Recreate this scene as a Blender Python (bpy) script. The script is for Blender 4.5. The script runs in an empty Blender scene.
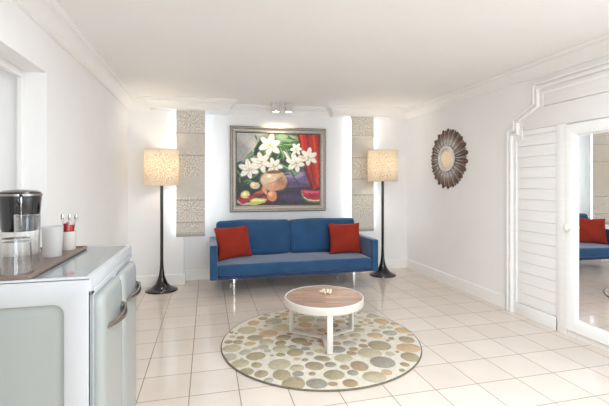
import bpy, bmesh, math, random
import numpy as np
from mathutils import Vector, Matrix
random.seed(7)
rng = np.random.RandomState(5)
S = bpy.context.scene
C = S.collection
PI = math.pi

# ---------------------------------------------------------------- camera
cd = bpy.data.cameras.new('camera'); cam = bpy.data.objects.new('camera', cd); C.objects.link(cam)
cam.location = (0, 0, 1.42); cam.rotation_euler = (PI/2, 0, -math.radians(14.09))
cd.sensor_width = 36; cd.lens = 388.6/609*36; cd.shift_y = -19.3/609; cd.clip_start = .02
S.camera = cam
# ---------------------------------------------------------------- world, lights, exposure
w = bpy.data.worlds.new('world'); S.world = w; w.use_nodes = True
w.node_tree.nodes['Background'].inputs[0].default_value = (.75, .85, 1, 1)
w.node_tree.nodes['Background'].inputs[1].default_value = .6
def area(name, loc, rot, sx, sy, power, col):
    l = bpy.data.lights.new(name, 'AREA'); l.shape = 'RECTANGLE'; l.size = sx; l.size_y = sy
    l.energy = power; l.color = col
    o = bpy.data.objects.new(name, l); C.objects.link(o); o.location = loc; o.rotation_euler = rot
    return o
area('front_fill_light', (1.6, -3.96, 1.45), (PI/2+math.radians(48), 0, 0), 2.6, 1.9, 88, (.76, .885, 1))  # added fill behind the camera, tilted up to brighten the ceiling
area('overhead_fill_light', (1.5, 1.05, 2.56), (0, 0, 0), 2.4, 1.6, 72, (.80, .905, 1))  # added overhead fill for an even room, no fitting modelled
area('right_fill_light', (3.27, .2, 1.25), (0, PI/2, 0), 1.9, 1.6, 9, (.80, .905, 1))  # added weak fill from the right; the wall has no door here
S.view_settings.view_transform = 'Standard'; S.view_settings.look = 'None'
S.view_settings.gamma = 1; S.view_settings.use_curve_mapping = False
S.view_settings.exposure = 0.47
cy = S.cycles
cy.use_denoising = True
cy.max_bounces = 16; cy.diffuse_bounces = 7; cy.glossy_bounces = 12; cy.transmission_bounces = 12; cy.transparent_max_bounces = 24
cy.sample_clamp_indirect = 6; cy.caustics_refractive = False; cy.caustics_reflective = False

# ---------------------------------------------------------------- materials
def srgb(r, g, b):
    f = lambda c: (c/255/12.92) if c/255 <= .04045 else ((c/255+.055)/1.055)**2.4
    return (f(r), f(g), f(b), 1)
MATS = {}
def mat(name, col, rough=.6, metal=0, noise=0, nscale=8, bump=0, bscale=60, sheen=0, sheen_tint=None, coat=0, attr=None, stretch=None, spec=.5, rvar=0):
    m = bpy.data.materials.new(name); m.use_nodes = True; MATS[name] = m
    nt = m.node_tree; N = nt.nodes; K = nt.links; p = N['Principled BSDF']
    p.inputs['Base Color'].default_value = col; p.inputs['Roughness'].default_value = rough; p.inputs['Metallic'].default_value = metal
    p.inputs['Specular IOR Level'].default_value = spec
    if sheen:
        p.inputs['Sheen Weight'].default_value = sheen; p.inputs['Sheen Roughness'].default_value = .35
        if sheen_tint: p.inputs['Sheen Tint'].default_value = sheen_tint
    if coat: p.inputs['Coat Weight'].default_value = coat; p.inputs['Coat Roughness'].default_value = .08
    tc = N.new('ShaderNodeTexCoord'); vec = tc.outputs['Object']
    if stretch:
        mp = N.new('ShaderNodeMapping'); mp.inputs['Scale'].default_value = stretch; K.new(vec, mp.inputs[0]); vec = mp.outputs[0]
    src = None
    if attr:
        a = N.new('ShaderNodeAttribute'); a.attribute_name = attr; src = a.outputs['Color']
    if noise:
        n = N.new('ShaderNodeTexNoise'); n.inputs['Scale'].default_value = nscale; n.inputs['Detail'].default_value = 6; K.new(vec, n.inputs[0])
        mr = N.new('ShaderNodeMapRange'); mr.inputs[1].default_value = .3; mr.inputs[2].default_value = .7
        mr.inputs[3].default_value = 1-noise; mr.inputs[4].default_value = 1+noise; K.new(n.outputs[0], mr.inputs[0])
        mx = N.new('ShaderNodeVectorMath'); mx.operation = 'SCALE'
        if src: K.new(src, mx.inputs[0])
        else: mx.inputs[0].default_value = col[:3]
        K.new(mr.outputs[0], mx.inputs['Scale']); src = mx.outputs[0]
    if src: K.new(src, p.inputs['Base Color'])
    if bump:
        n2 = N.new('ShaderNodeTexNoise'); n2.inputs['Scale'].default_value = bscale; n2.inputs['Detail'].default_value = 4; K.new(vec, n2.inputs[0])
        b = N.new('ShaderNodeBump'); b.inputs['Strength'].default_value = bump; b.inputs['Distance'].default_value = .01
        K.new(n2.outputs[0], b.inputs['Height']); K.new(b.outputs[0], p.inputs['Normal'])
    return m
def emis(name, col, s):
    m = bpy.data.materials.new(name); m.use_nodes = True; N = m.node_tree.nodes; N.clear()
    e = N.new('ShaderNodeEmission'); e.inputs[0].default_value = col; e.inputs[1].default_value = s
    o = N.new('ShaderNodeOutputMaterial'); m.node_tree.links.new(e.outputs[0], o.inputs[0]); return m
def glass(name, col=(1, 1, 1, 1), rough=0, ior=1.45):
    m = bpy.data.materials.new(name); m.use_nodes = True; p = m.node_tree.nodes['Principled BSDF']
    p.inputs['Base Color'].default_value = col; p.inputs['Roughness'].default_value = rough
    p.inputs['Transmission Weight'].default_value = 1; p.inputs['IOR'].default_value = ior; return m

M_wall = mat('wall_plaster', srgb(244, 242, 240), .55, noise=.012, nscale=3, bump=.04, bscale=25)
M_ceil = mat('ceiling_paint', srgb(246, 243, 240), .6, noise=.012, nscale=1.5)
M_trim = mat('white_gloss_paint', srgb(243, 241, 238), .35, noise=.01, nscale=6)
M_ward = mat('wardrobe_white_paint', srgb(242, 240, 237), .38, noise=.02, nscale=5, stretch=(1, .6, 6))
M_cab = mat('enamelled_white_metal', srgb(194, 195, 196), .3, noise=.01, nscale=4)
M_cabdoor = mat('pale_grey_enamel', srgb(160, 163, 159), .25, noise=.02, nscale=3)
M_cabtop = mat('pale_grey_glass_top', srgb(136, 146, 149), .12, noise=.03, nscale=4, coat=.5)
M_chrome = mat('chrome', srgb(225, 225, 225), .12, 1)
M_steel = mat('brushed_steel', srgb(168, 164, 160), .22, 1, bump=.05, bscale=120)
M_dark = mat('dark_bronze', srgb(48, 44, 42), .22, .6, noise=.1, coat=.5)
M_black = mat('glossy_black_plastic', srgb(24, 22, 24), .12, coat=.6)
M_velvet = mat('blue_velvet', srgb(46, 82, 120), .8, noise=.16, nscale=5, bump=.12, bscale=160, sheen=.9, sheen_tint=(.85, .84, .92, 1), spec=.2)
M_pipe = mat('dark_blue_piping', srgb(28, 55, 100), .8, sheen=.3)
M_red = mat('rust_red_linen', srgb(152, 48, 34), .85, noise=.1, nscale=7, bump=.2, bscale=220, sheen=.25, sheen_tint=(1, .6, .5, 1), spec=.2)
M_whitem = mat('white_powder_coat', srgb(226, 220, 212), .4)
M_tray = mat('dark_wood_tray', srgb(122, 102, 92), .35, noise=.15, nscale=12, stretch=(1, 8, 1))
M_silver = mat('antique_silver_frame', srgb(152, 144, 134), .35, .75, noise=.12, nscale=30, bump=.1, bscale=90)
M_silverd = mat('dark_frame_edge', srgb(92, 84, 78), .4, .6, noise=.15, nscale=30)
M_mirror = mat('mirror_glass', (.93, .94, .94, 1), .015, 1)
M_oldmirror = mat('old_mirror_glass', (.90, .88, .86, 1), .14, 1)
M_ring = mat('whitewashed_wood', srgb(228, 220, 212), .5, noise=.08, nscale=20, bump=.1)
def thin_glass(name, tint, op):
    m = bpy.data.materials.new(name); m.use_nodes = True; N = m.node_tree.nodes; K = m.node_tree.links; N.clear()
    t = N.new('ShaderNodeBsdfTransparent'); t.inputs[0].default_value = tint
    g = N.new('ShaderNodeBsdfGlossy'); g.inputs['Roughness'].default_value = .03
    lw = N.new('ShaderNodeLayerWeight'); lw.inputs[0].default_value = op; pw_ = N.new('ShaderNodeMath'); pw_.operation = 'POWER'; pw_.inputs[1].default_value = 1.5; K.new(lw.outputs['Facing'], pw_.inputs[0])
    ad = N.new('ShaderNodeMath'); ad.operation = 'MULTIPLY_ADD'; ad.inputs[1].default_value = .85; ad.inputs[2].default_value = .07; K.new(pw_.outputs[0], ad.inputs[0])
    mx = N.new('ShaderNodeMixShader'); K.new(ad.outputs[0], mx.inputs[0]); K.new(t.outputs[0], mx.inputs[1]); K.new(g.outputs[0], mx.inputs[2])
    o = N.new('ShaderNodeOutputMaterial'); K.new(mx.outputs[0], o.inputs[0]); return m
M_glass = thin_glass('clear_glass', (.965, .972, .972, 1), .5)
def frost_mat():
    m = bpy.data.materials.new('frosted_plastic'); m.use_nodes = True; N = m.node_tree.nodes; K = m.node_tree.links; N.clear()
    d = N.new('ShaderNodeBsdfDiffuse'); t = N.new('ShaderNodeBsdfTranslucent'); x = N.new('ShaderNodeBsdfTransparent'); g = N.new('ShaderNodeBsdfGlossy')
    for q in (d, t): q.inputs[0].default_value = srgb(240, 238, 236)
    g.inputs['Roughness'].default_value = .25
    a = N.new('ShaderNodeMixShader'); a.inputs[0].default_value = .6; K.new(d.outputs[0], a.inputs[1]); K.new(t.outputs[0], a.inputs[2])
    b = N.new('ShaderNodeMixShader'); b.inputs[0].default_value = .25; K.new(a.outputs[0], b.inputs[1]); K.new(x.outputs[0], b.inputs[2])
    c = N.new('ShaderNodeMixShader'); c.inputs[0].default_value = .06; K.new(b.outputs[0], c.inputs[1]); K.new(g.outputs[0], c.inputs[2])
    o = N.new('ShaderNodeOutputMaterial'); K.new(c.outputs[0], o.inputs[0]); return m
M_frost = frost_mat()
M_ceram = mat('white_ceramic', srgb(232, 226, 218), .3)
M_sachet = mat('red_sugar_paper', srgb(190, 34, 40), .5)
M_spoon = mat('polished_spoon_steel', srgb(205, 200, 196), .15, 1)
M_shell = mat('cream_coral', srgb(238, 224, 200), .6, noise=.08, nscale=60, bump=.3)
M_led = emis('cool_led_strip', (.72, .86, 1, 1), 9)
M_bulb = emis('warm_bulb', (1, .86, .68, 1), 9)
M_spotlens = emis('warm_spot_lens', (1, .86, .66, 1), 14)
M_paint = mat('oil_paint', (1, 1, 1, 1), .42, attr='Col', noise=.06, nscale=14, bump=.2, bscale=70)
M_blind = mat('embroidered_blind_fabric', (1, 1, 1, 1), .8, attr='Col', noise=.04, nscale=40, bump=.12, bscale=200)
M_rugedge = mat('rug_binding_wool', srgb(118, 108, 92), .95, noise=.25, nscale=60, bump=.6, bscale=150)
M_petal = mat('distressed_petal_wood', (1, 1, 1, 1), .5, attr='Col', noise=.2, nscale=30, bump=.2, bscale=60, metal=.15)

def rug_mat(name, col):
    return mat(name, col, .95, noise=.10, nscale=38, bump=.35, bscale=190, sheen=.15, spec=.1)
M_rug = rug_mat('rug_cream_wool', srgb(212, 204, 188))
RUGC = {'t': srgb(192, 165, 132), 'l': srgb(182, 171, 144), 'y': srgb(174, 167, 152), 'b': srgb(194, 182, 152), 'o': srgb(164, 151, 122),
        'n': srgb(164, 142, 114), 'd': srgb(156, 145, 118), 'g': srgb(152, 145, 130)}
RUGM = {k: rug_mat('rug_wool_' + k, c) for k, c in RUGC.items()}

def tile_mat():
    m = bpy.data.materials.new('beige_floor_tiles'); m.use_nodes = True; nt = m.node_tree; N = nt.nodes; K = nt.links; p = N['Principled BSDF']
    tc = N.new('ShaderNodeTexCoord'); mp = N.new('ShaderNodeMapping'); mp.inputs['Location'].default_value = (.444+3.292, -2.706+6.584, 0)
    K.new(tc.outputs['Object'], mp.inputs[0])
    b = N.new('ShaderNodeTexBrick'); b.offset = 0; b.squash = 1; K.new(mp.outputs[0], b.inputs[0])
    b.inputs['Scale'].default_value = 1; b.inputs['Brick Width'].default_value = .3292; b.inputs['Row Height'].default_value = .3292
    b.inputs['Mortar Size'].default_value = .0032; b.inputs['Mortar Smooth'].default_value = .2; b.inputs['Bias'].default_value = 0
    b.inputs['Color1'].default_value = srgb(221, 208, 196); b.inputs['Color2'].default_value = srgb(215, 201, 188); b.inputs['Mortar'].default_value = srgb(132, 116, 103)
    n = N.new('ShaderNodeTexNoise'); n.inputs['Scale'].default_value = 3.5; n.inputs['Detail'].default_value = 8; K.new(mp.outputs[0], n.inputs[0])
    mr = N.new('ShaderNodeMapRange'); mr.inputs[1].default_value = .3; mr.inputs[2].default_value = .7; mr.inputs[3].default_value = .965; mr.inputs[4].default_value = 1.03
    K.new(n.outputs[0], mr.inputs[0])
    sc = N.new('ShaderNodeVectorMath'); sc.operation = 'SCALE'; K.new(b.outputs['Color'], sc.inputs[0]); K.new(mr.outputs[0], sc.inputs['Scale'])
    K.new(sc.outputs[0], p.inputs['Base Color'])
    r2 = N.new('ShaderNodeMapRange'); r2.inputs[3].default_value = .13; r2.inputs[4].default_value = .7; K.new(b.outputs['Fac'], r2.inputs[0]); K.new(r2.outputs[0], p.inputs['Roughness'])
    bp = N.new('ShaderNodeBump'); bp.invert = True; bp.inputs['Strength'].default_value = .4; bp.inputs['Distance'].default_value = .002
    K.new(b.outputs['Fac'], bp.inputs['Height']); K.new(bp.outputs[0], p.inputs['Normal'])
    return m
M_tile = tile_mat()
def wood_mat():
    m = bpy.data.materials.new('weathered_oak_planks'); m.use_nodes = True; nt = m.node_tree; N = nt.nodes; K = nt.links; p = N['Principled BSDF']
    tc = N.new('ShaderNodeTexCoord'); mp = N.new('ShaderNodeMapping'); mp.inputs['Rotation'].default_value = (0, 0, .25); K.new(tc.outputs['Object'], mp.inputs[0])
    b = N.new('ShaderNodeTexBrick'); b.offset = .37; K.new(mp.outputs[0], b.inputs[0]); b.inputs['Scale'].default_value = 1
    b.inputs['Brick Width'].default_value = .5; b.inputs['Row Height'].default_value = .075; b.inputs['Mortar Size'].default_value = .0012
    b.inputs['Color1'].default_value = srgb(200, 168, 144); b.inputs['Color2'].default_value = srgb(172, 140, 118); b.inputs['Mortar'].default_value = srgb(96, 72, 58)
    m2 = N.new('ShaderNodeMapping'); m2.inputs['Scale'].default_value = (3, 28, 1); K.new(mp.outputs[0], m2.inputs[0])
    n = N.new('ShaderNodeTexNoise'); n.inputs['Scale'].default_value = 2.2; n.inputs['Detail'].default_value = 7; K.new(m2.outputs[0], n.inputs[0])
    mr = N.new('ShaderNodeMapRange'); mr.inputs[1].default_value = .3; mr.inputs[2].default_value = .7; mr.inputs[3].default_value = .72; mr.inputs[4].default_value = 1.22; K.new(n.outputs[0], mr.inputs[0])
    sc = N.new('ShaderNodeVectorMath'); sc.operation = 'SCALE'; K.new(b.outputs['Color'], sc.inputs[0]); K.new(mr.outputs[0], sc.inputs['Scale']); K.new(sc.outputs[0], p.inputs['Base Color'])
    p.inputs['Roughness'].default_value = .33
    bp = N.new('ShaderNodeBump'); bp.inputs['Strength'].default_value = .25; bp.inputs['Distance'].default_value = .003; K.new(n.outputs[0], bp.inputs['Height']); K.new(bp.outputs[0], p.inputs['Normal'])
    return m
M_wood = wood_mat()
def shade_mat():
    m = bpy.data.materials.new('embroidered_shade_linen'); m.use_nodes = True; nt = m.node_tree; N = nt.nodes; K = nt.links; N.clear()
    a = N.new('ShaderNodeAttribute'); a.attribute_name = 'Col'
    d = N.new('ShaderNodeBsdfDiffuse'); t = N.new('ShaderNodeBsdfTranslucent'); mx = N.new('ShaderNodeMixShader'); mx.inputs[0].default_value = .5
    K.new(a.outputs[0], d.inputs[0]); K.new(a.outputs[0], t.inputs[0]); K.new(d.outputs[0], mx.inputs[1]); K.new(t.outputs[0], mx.inputs[2])
    o = N.new('ShaderNodeOutputMaterial'); K.new(mx.outputs[0], o.inputs[0]); return m
M_shade = shade_mat()

# ---------------------------------------------------------------- mesh helpers
def link(name, bm, m, parent=None, sharp=35, loc=None, recalc=True):
    if recalc: bmesh.ops.recalc_face_normals(bm, faces=bm.faces[:])
    me = bpy.data.meshes.new(name); bm.to_mesh(me); bm.free()
    for x in (m if isinstance(m, (list, tuple)) else [m]): me.materials.append(x)
    me.polygons.foreach_set('use_smooth', [True]*len(me.polygons))
    me.set_sharp_from_angle(angle=math.radians(sharp))
    o = bpy.data.objects.new(name, me); C.objects.link(o)
    if parent: o.parent = parent
    if loc: o.location = loc
    return o
def thing(name, label, cat, loc=(0, 0, 0), rotz=0, group=None):
    o = bpy.data.objects.new(name, None); C.objects.link(o); o.location = loc; o.rotation_euler = (0, 0, rotz)
    o.empty_display_size = .05
    return tag(o, label, cat, group)
def tag(o, label, cat, group=None):
    o['label'] = label; o['category'] = cat
    if group: o['group'] = group
    return o
def struct(name, bm, m, **k):
    o = link(name, bm, m, **k); o['kind'] = 'structure'; return o
def B(bm=None, x0=0, x1=1, y0=0, y1=1, z0=0, z1=1, bev=0, seg=2, mi=0):
    bm = bm or bmesh.new()
    vs = [bm.verts.new((x, y, z)) for x in (x0, x1) for y in (y0, y1) for z in (z0, z1)]
    idx = [(0, 1, 3, 2), (4, 6, 7, 5), (0, 4, 5, 1), (2, 3, 7, 6), (0, 2, 6, 4), (1, 5, 7, 3)]
    fs = [bm.faces.new([vs[i] for i in f]) for f in idx]
    for f in fs: f.material_index = mi
    if bev:
        es = list({e for f in fs for e in f.edges})
        bmesh.ops.bevel(bm, geom=es, offset=bev, segments=seg, profile=.5, affect='EDGES')
    return bm
def lathe(bm, prof, n=48, c=(0, 0, 0), mi=0, close=False):
    bm = bm or bmesh.new(); rings = []
    for r, z in prof:
        if r < 1e-5: rings.append([bm.verts.new((c[0], c[1], c[2]+z))])
        else: rings.append([bm.verts.new((c[0]+r*math.cos(2*PI*i/n), c[1]+r*math.sin(2*PI*i/n), c[2]+z)) for i in range(n)])
    pairs = list(zip(rings, rings[1:]))
    if close: pairs.append((rings[-1], rings[0]))
    for a, b in pairs:
        for i in range(n):
            j = (i+1) % n
            v = [a[i % len(a)], a[j % len(a)], b[j % len(b)], b[i % len(b)]]
            u = []
            for q in v:
                if q not in u: u.append(q)
            if len(u) >= 3:
                f = bm.faces.new(u); f.material_index = mi
    return bm
def tube(bm, pts, r, n=10, closed=False, flat=None):
    """sweep a circle (or an ellipse of radii r, flat) along pts"""
    bm = bm or bmesh.new(); pts = [Vector(p) for p in pts]; rings = []
    up = Vector((0, 0, 1))
    for i, p in enumerate(pts):
        t = (pts[min(i+1, len(pts)-1)]-pts[max(i-1, 0)]).normalized()
        a = up.cross(t)
        if a.length < 1e-3: a = Vector((1, 0, 0))
        a.normalize(); b = t.cross(a).normalized()
        ra = r[i] if isinstance(r, (list, tuple)) else r
        rb = (flat[i] if isinstance(flat, (list, tuple)) else flat) if flat else ra
        rings.append([bm.verts.new(p+a*ra*math.cos(2*PI*k/n)+b*rb*math.sin(2*PI*k/n)) for k in range(n)])
    for A, D in zip(rings, rings[1:]):
        for k in range(n): bm.faces.new((A[k], A[(k+1) % n], D[(k+1) % n], D[k]))
    bm.faces.new(rings[0][::-1]); bm.faces.new(rings[-1]); return bm
def rr(w, h, r, n=6):
    r = max(r, 1e-4); out = []
    for cx, cy, a0 in ((w/2-r, h/2-r, 0), (-w/2+r, h/2-r, PI/2), (-w/2+r, -h/2+r, PI), (w/2-r, -h/2+r, 1.5*PI)):
        for i in range(n+1):
            a = a0+PI/2*i/n; out.append((cx+r*math.cos(a), cy+r*math.sin(a)))
    return out
def loops(bm, w, h, prof, T, cap=True, n=6, mis=None, capmi=0):
    """prof: (inset, height, corner radius) loops of a rounded rectangle skinned one to the next; T maps (u, v, n) to 3D"""
    bm = bm or bmesh.new(); R = []
    for ins, z, r in prof: R.append([bm.verts.new(T(u, v, z)) for u, v in rr(w-2*ins, h-2*ins, r, n)])
    for k, (a, b) in enumerate(zip(R, R[1:])):
        for i in range(len(a)):
            f = bm.faces.new((a[i], a[(i+1) % len(a)], b[(i+1) % len(b)], b[i]))
            if mis: f.material_index = mis[k]
    if cap: f = bm.faces.new(R[-1]); f.material_index = capmi
    return bm
def soft_box(bm, cx, cy, cz, dx, dy, dz, r, n=10, bulge=(0, 0, 0), wob=0, seed=0, M=None):
    """box with rounded edges radius r and faces that belly out"""
    bm = bm or bmesh.new(); t = bmesh.new(); bmesh.ops.create_cube(t, size=2)
    bmesh.ops.subdivide_edges(t, edges=t.edges[:], cuts=n, use_grid_fill=True)
    H = (dx/2, dy/2, dz/2); ph = [random.Random(seed+i).uniform(0, 6) for i in range(6)]
    def warp(s, h):                # puts rows of vertices close to the edges
        k = min(.95, r*1.2/h)
        return s if abs(s) < 0 else math.copysign(min(1, abs(s)**.75), s)
    for v in t.verts:
        s = [warp(v.co[i], H[i]) for i in range(3)]
        p = Vector([s[i]*H[i] for i in range(3)])
        q = Vector([max(-H[i]+r, min(H[i]-r, p[i])) for i in range(3)]); d = p-q
        if d.length > 1e-6: p = q+d.normalized()*min(r, d.length if d.length < r else r)
        f = [(1-min(1, abs(p[i])/H[i])**2) for i in range(3)]
        e = Vector((math.copysign(bulge[0]*f[1]*f[2], p.x)*abs(p.x)/H[0], math.copysign(bulge[1]*f[0]*f[2], p.y)*abs(p.y)/H[1], math.copysign(bulge[2]*f[0]*f[1], p.z)*abs(p.z)/H[2]))
        if wob: e += Vector([wob*math.sin(9*p[(i+1) % 3]+ph[i])*math.cos(7*p[(i+2) % 3]+ph[i+3]) for i in range(3)])
        v.co = p+e
    me = bpy.data.meshes.new('t'); t.to_mesh(me); t.free()
    Mx = Matrix.Translation((cx, cy, cz)) @ (M or Matrix()); me.transform(Mx)
    bm.from_mesh(me); bpy.data.meshes.remove(me); return bm
def offset_path(P, d, closed=False):
    """offset an open 2D polyline to its right by d with mitred corners"""
    out = []
    for i, p in enumerate(P):
        ns = []
        for a, b in ((i-1, i), (i, i+1)):
            if 0 <= a and b < len(P):
                v = Vector((P[b][0]-P[a][0], P[b][1]-P[a][1])).normalized(); ns.append(Vector((v.y, -v.x)))
        m = ns[0] if len(ns) == 1 else (ns[0]+ns[1])/(1+ns[0].dot(ns[1]))
        out.append((p[0]+m.x*d, p[1]+m.y*d))
    return out
def sweep(bm, P, prof, T):
    bm = bm or bmesh.new(); R = []
    for d, h in prof: R.append([bm.verts.new(T(x, y, h)) for x, y in offset_path(P, d)])
    for a, b in zip(R, R[1:]):
        for i in range(len(a)-1): bm.faces.new((a[i], a[i+1], b[i+1], b[i]))
    return bm
def color_grid(name, W, H, T, m, parent=None):
    """a sheet of coloured cells: W x H array of RGB -> faces with a colour attribute"""
    pass
def sheet(name, arr, T, m, parent, thick=None):
    """arr[h, w, 3] in sRGB 0-255, row 0 on top; T(u, v) with u, v in 0..1 gives the surface point"""
    h, w_, _ = arr.shape
    verts = [T(i/w_, 1-j/h) for j in range(h+1) for i in range(w_+1)]
    faces = [(j*(w_+1)+i, (j+1)*(w_+1)+i, (j+1)*(w_+1)+i+1, j*(w_+1)+i+1) for j in range(h) for i in range(w_)]
    me = bpy.data.meshes.new(name); me.from_pydata(verts, [], faces); me.materials.append(m)
    c = np.clip(arr, 0, 255)/255.; lin = np.where(c <= .04045, c/12.92, ((c+.055)/1.055)**2.4)
    ca = me.color_attributes.new('Col', 'FLOAT_COLOR', 'CORNER')
    d = np.ones((h*w_, 4, 4)); d[:, :, :3] = lin.reshape(-1, 1, 3); ca.data.foreach_set('color', d.ravel())
    me.polygons.foreach_set('use_smooth', [True]*len(me.polygons))
    o = bpy.data.objects.new(name, me); C.objects.link(o); o.parent = parent
    if thick:
        s = o.modifiers.new('thickness', 'SOLIDIFY'); s.thickness = thick; s.offset = 0
    return o
def zc(x): return 2.597+.0163*x      # the ceiling rises a little to the right

# ================================================================ THE ROOM
XL, XR, YB, YF, YW = -1.05, 3.293, 5.97, -4.0, 5.75
struct('floor', B(None, -1.9, 3.5, -4.3, 6.2, -.1, 0), M_tile)
bm = bmesh.new()
q = [(-1.9, -4.3), (3.5, -4.3), (3.5, 6.2), (-1.9, 6.2)]
a = [bm.verts.new((x, y, zc(x))) for x, y in q]; b = [bm.verts.new((x, y, 2.8)) for x, y in q]
bm.faces.new(a[::-1]); bm.faces.new(b)
for i in range(4): bm.faces.new((a[i], a[(i+1) % 4], b[(i+1) % 4], b[i]))
struct('ceiling', bm, M_ceil)
bm = B(None, -1.9, 3.5, YB, YB+.15, -.05, 2.75); B(bm, -1.9, -.32, YW, YB+.01, -.05, 2.75)
struct('wall_back', bm, M_wall)
struct('wall_right', B(None, XR, XR+.15, -4.3, 6.1, -.05, 2.75), M_wall)
bm = B(None, -1.25, XL, 2.97, 6.0, -.05, 2.75); B(bm, -1.25, XL, 1.05, 2.97, 2.17, 2.75); B(bm, -1.25, XL, -4.3, 1.05, -.05, 2.75)
B(bm, -1.9, -1.75, .9, 3.3, -.05, 2.75); B(bm, -1.75, -1.25, 2.97, 3.15, -.05, 2.75); B(bm, -1.75, -1.25, .9, 1.03, -.05, 2.75)
B(bm, -1.75, -1.25, 1.03, 2.97, 2.17, 2.75)
struct('wall_left', bm, M_wall)
bm = B(None, -1.1, -.5, YF-.12, YF, -.05, 2.75); B(bm, 2.9, 3.5, YF-.12, YF, -.05, 2.75)
B(bm, -.5, 2.9, YF-.12, YF, 2.45, 2.75); B(bm, -.5, 2.9, YF-.12, YF, -.05, .45)
struct('wall_front', bm, M_wall)
bm = bmesh.new()
for x in (-.5, .64, 1.76, 2.84): B(bm, x, x+.06, YF-.09, YF-.04, .45, 2.45, .005)
for z in (.45, 2.39): B(bm, -.5, 2.9, YF-.08, YF-.05, z, z+.06, .005)
struct('added_window_1', bm, M_trim)  # unseen window, added to give the fill behind the camera an opening
# inner frame of the opening in the left wall
bm = B(None, -1.21, -1.18, 2.93, 2.969, .0, 2.1195, .002); B(bm, -1.21, -1.18, 1.051, 2.969, 2.12, 2.1695, .002); B(bm, -1.21, -1.18, 1.051, 1.09, .0, 2.1195, .002)
struct('trim_1', bm, M_trim)

# cornice, with the two pelmets stepping out over the blinds
CP = [(XL, -4), (XL, YW), (-.73, YW), (-.73, 5.62), (.29, 5.62), (.29, YB), (1.93, YB), (1.93, 5.77), (2.97, 5.77), (2.97, YB), (XR, YB), (XR, -4)]
prof = [(-.005, -.142), (.018, -.142), (.018, -.128), (.026, -.122), (.034, -.104), (.052, -.074), (.08, -.048), (.094, -.042), (.094, -.030), (.108, -.024), (.118, -.012), (.118, .01)]
struct('trim_2', sweep(None, CP, prof, lambda x, y, h: Vector((x, y, zc(x)+h))), M_trim, sharp=25)
bm = B(None, -.73, .29, 5.62, YB, zc(-.2)-.142, 2.62); B(bm, 1.93, 2.97, 5.77, YB, zc(2.45)-.142, 2.66)
struct('trim_3', bm, M_trim)
# baseboards
bprof = [(0, .145), (.006, .150), (.016, .146), (.018, .138), (.018, 0)]
T = lambda x, y, h: Vector((x, y, h))
struct('baseboard_back', sweep(None, [(XL, YW), (-.32, YW), (-.32, YB), (XR, YB)], bprof, T), M_trim)
struct('baseboard_left', sweep(None, [(XL, 2.97), (XL, YW)], bprof, T), M_trim)
struct('baseboard_right', sweep(None, [(XR, YB), (XR, 3.71)], bprof, T), M_trim)

# ================================================================ WARDROBE WALL
wd = thing('built_in_wardrobe', 'white built-in wardrobe with stepped moulding, boarded panel and mirrored door on the right wall', 'wardrobe', (XR, 3.0, 0))
def part(name, bm, m, parent, **k):
    """geometry given in world coordinates, linked under a parent empty or mesh"""
    o = link(name, bm, m, None, **k); o.parent = parent
    o.matrix_parent_inverse = Matrix.Translation(-(parent.location if parent.parent is None else Vector((0, 0, 0))))
    return o
def part_r(name, bm, m, parent, **k):     # geometry given in the parent's own frame
    return link(name, bm, m, parent, **k)
TR = lambda y, z, h: Vector((XR-h, y, z))
MP = [(3.685, 0), (3.685, 2.02), (3.60, 2.02), (3.60, 2.125), (3.33, 2.25), (3.33, 2.455), (-1.9, 2.505)]
# profile to the right of travel (travelling up, then towards the camera): right = towards -Y / down
MPf = [(-y, z) for y, z in MP]
mp = [(0, 0), (0, .034), (.014, .038), (.024, .036), (.030, .006), (.044, .005), (.050, .032), (.064, .034), (.072, .030), (.078, .005), (.112, .005), (.116, .018), (.132, .017), (.136, .002)]
part('surround_moulding', sweep(None, MPf, mp, lambda x, z, h: Vector((XR-h, -x, z))), M_ward, wd, sharp=25)
bm = bmesh.new()
z = .135
while z < 1.96:                             # horizontal boards
    z2 = min(z+.112, 1.985)
    loops(bm, .46, z2-z-.003, [(0, .004, 1e-3), (.0, .010, 1e-3), (.002, .012, 1e-3)], lambda u, v, n, zz=(z+z2)/2: Vector((XR-n, 3.285+u, zz+v)), n=1)
    z = z2
part('boarded_panel', bm, M_ward, wd)
bm = B(None, XR-.020, XR-.002, 2.947, 3.05, .0, 1.985, .001); B(bm, XR-.020, XR-.002, 3.04, 3.555, .0, .128, .001)
part('panel_frame', bm, M_ward, wd)
bm = B(None, XR-.016, XR-.001, -1.9, 3.30, 2.20, 2.38, .002); B(bm, XR-.020, XR-.001, -1.9, 3.455, 1.985, 2.195, .002)
part('header_board', bm, M_ward, wd)
part('side_board', B(None, XR-.02, XR-.001, -1.9, 2.09, .0, 2.0, .002), M_ward, wd)
TD = lambda u, v, n: Vector((XR-n, 2.52+u, 1.015+v))
TG = lambda u, v, n: Vector((XR-n+u*.021, 2.52+u, 1.015+v))
door = part('door', loops(None, .85, 1.915, [(0, .002, .002), (0, .024, .002), (.002, .026, .002), (.094, .026, .002), (.100, .022, .002), (.108, .010, .002), (.122, .006, .002)], TD, cap=False), M_ward, wd)
g = loops(None, .614, 1.679, [(0, .002, .001), (0, .012, .001)], TG); g2 = link('mirror_glass', g, M_mirror, door); g2['label'] = 'tall mirror glass of the door'
kn = bmesh.new(); lathe(kn, [(0, 0), (.014, 0), (.013, .014), (.024, .020), (.030, .032), (.026, .044), (.014, .050), (0, .051)], 20)
me = bpy.data.meshes.new('t'); kn.to_mesh(me); kn.free(); me.transform(Matrix.Translation((XR-.026, 2.905, 1.012)) @ Matrix.Rotation(-PI/2, 4, 'Y')); kn = bmesh.new(); kn.from_mesh(me)
link('knob', kn, M_ceram, door)
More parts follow.
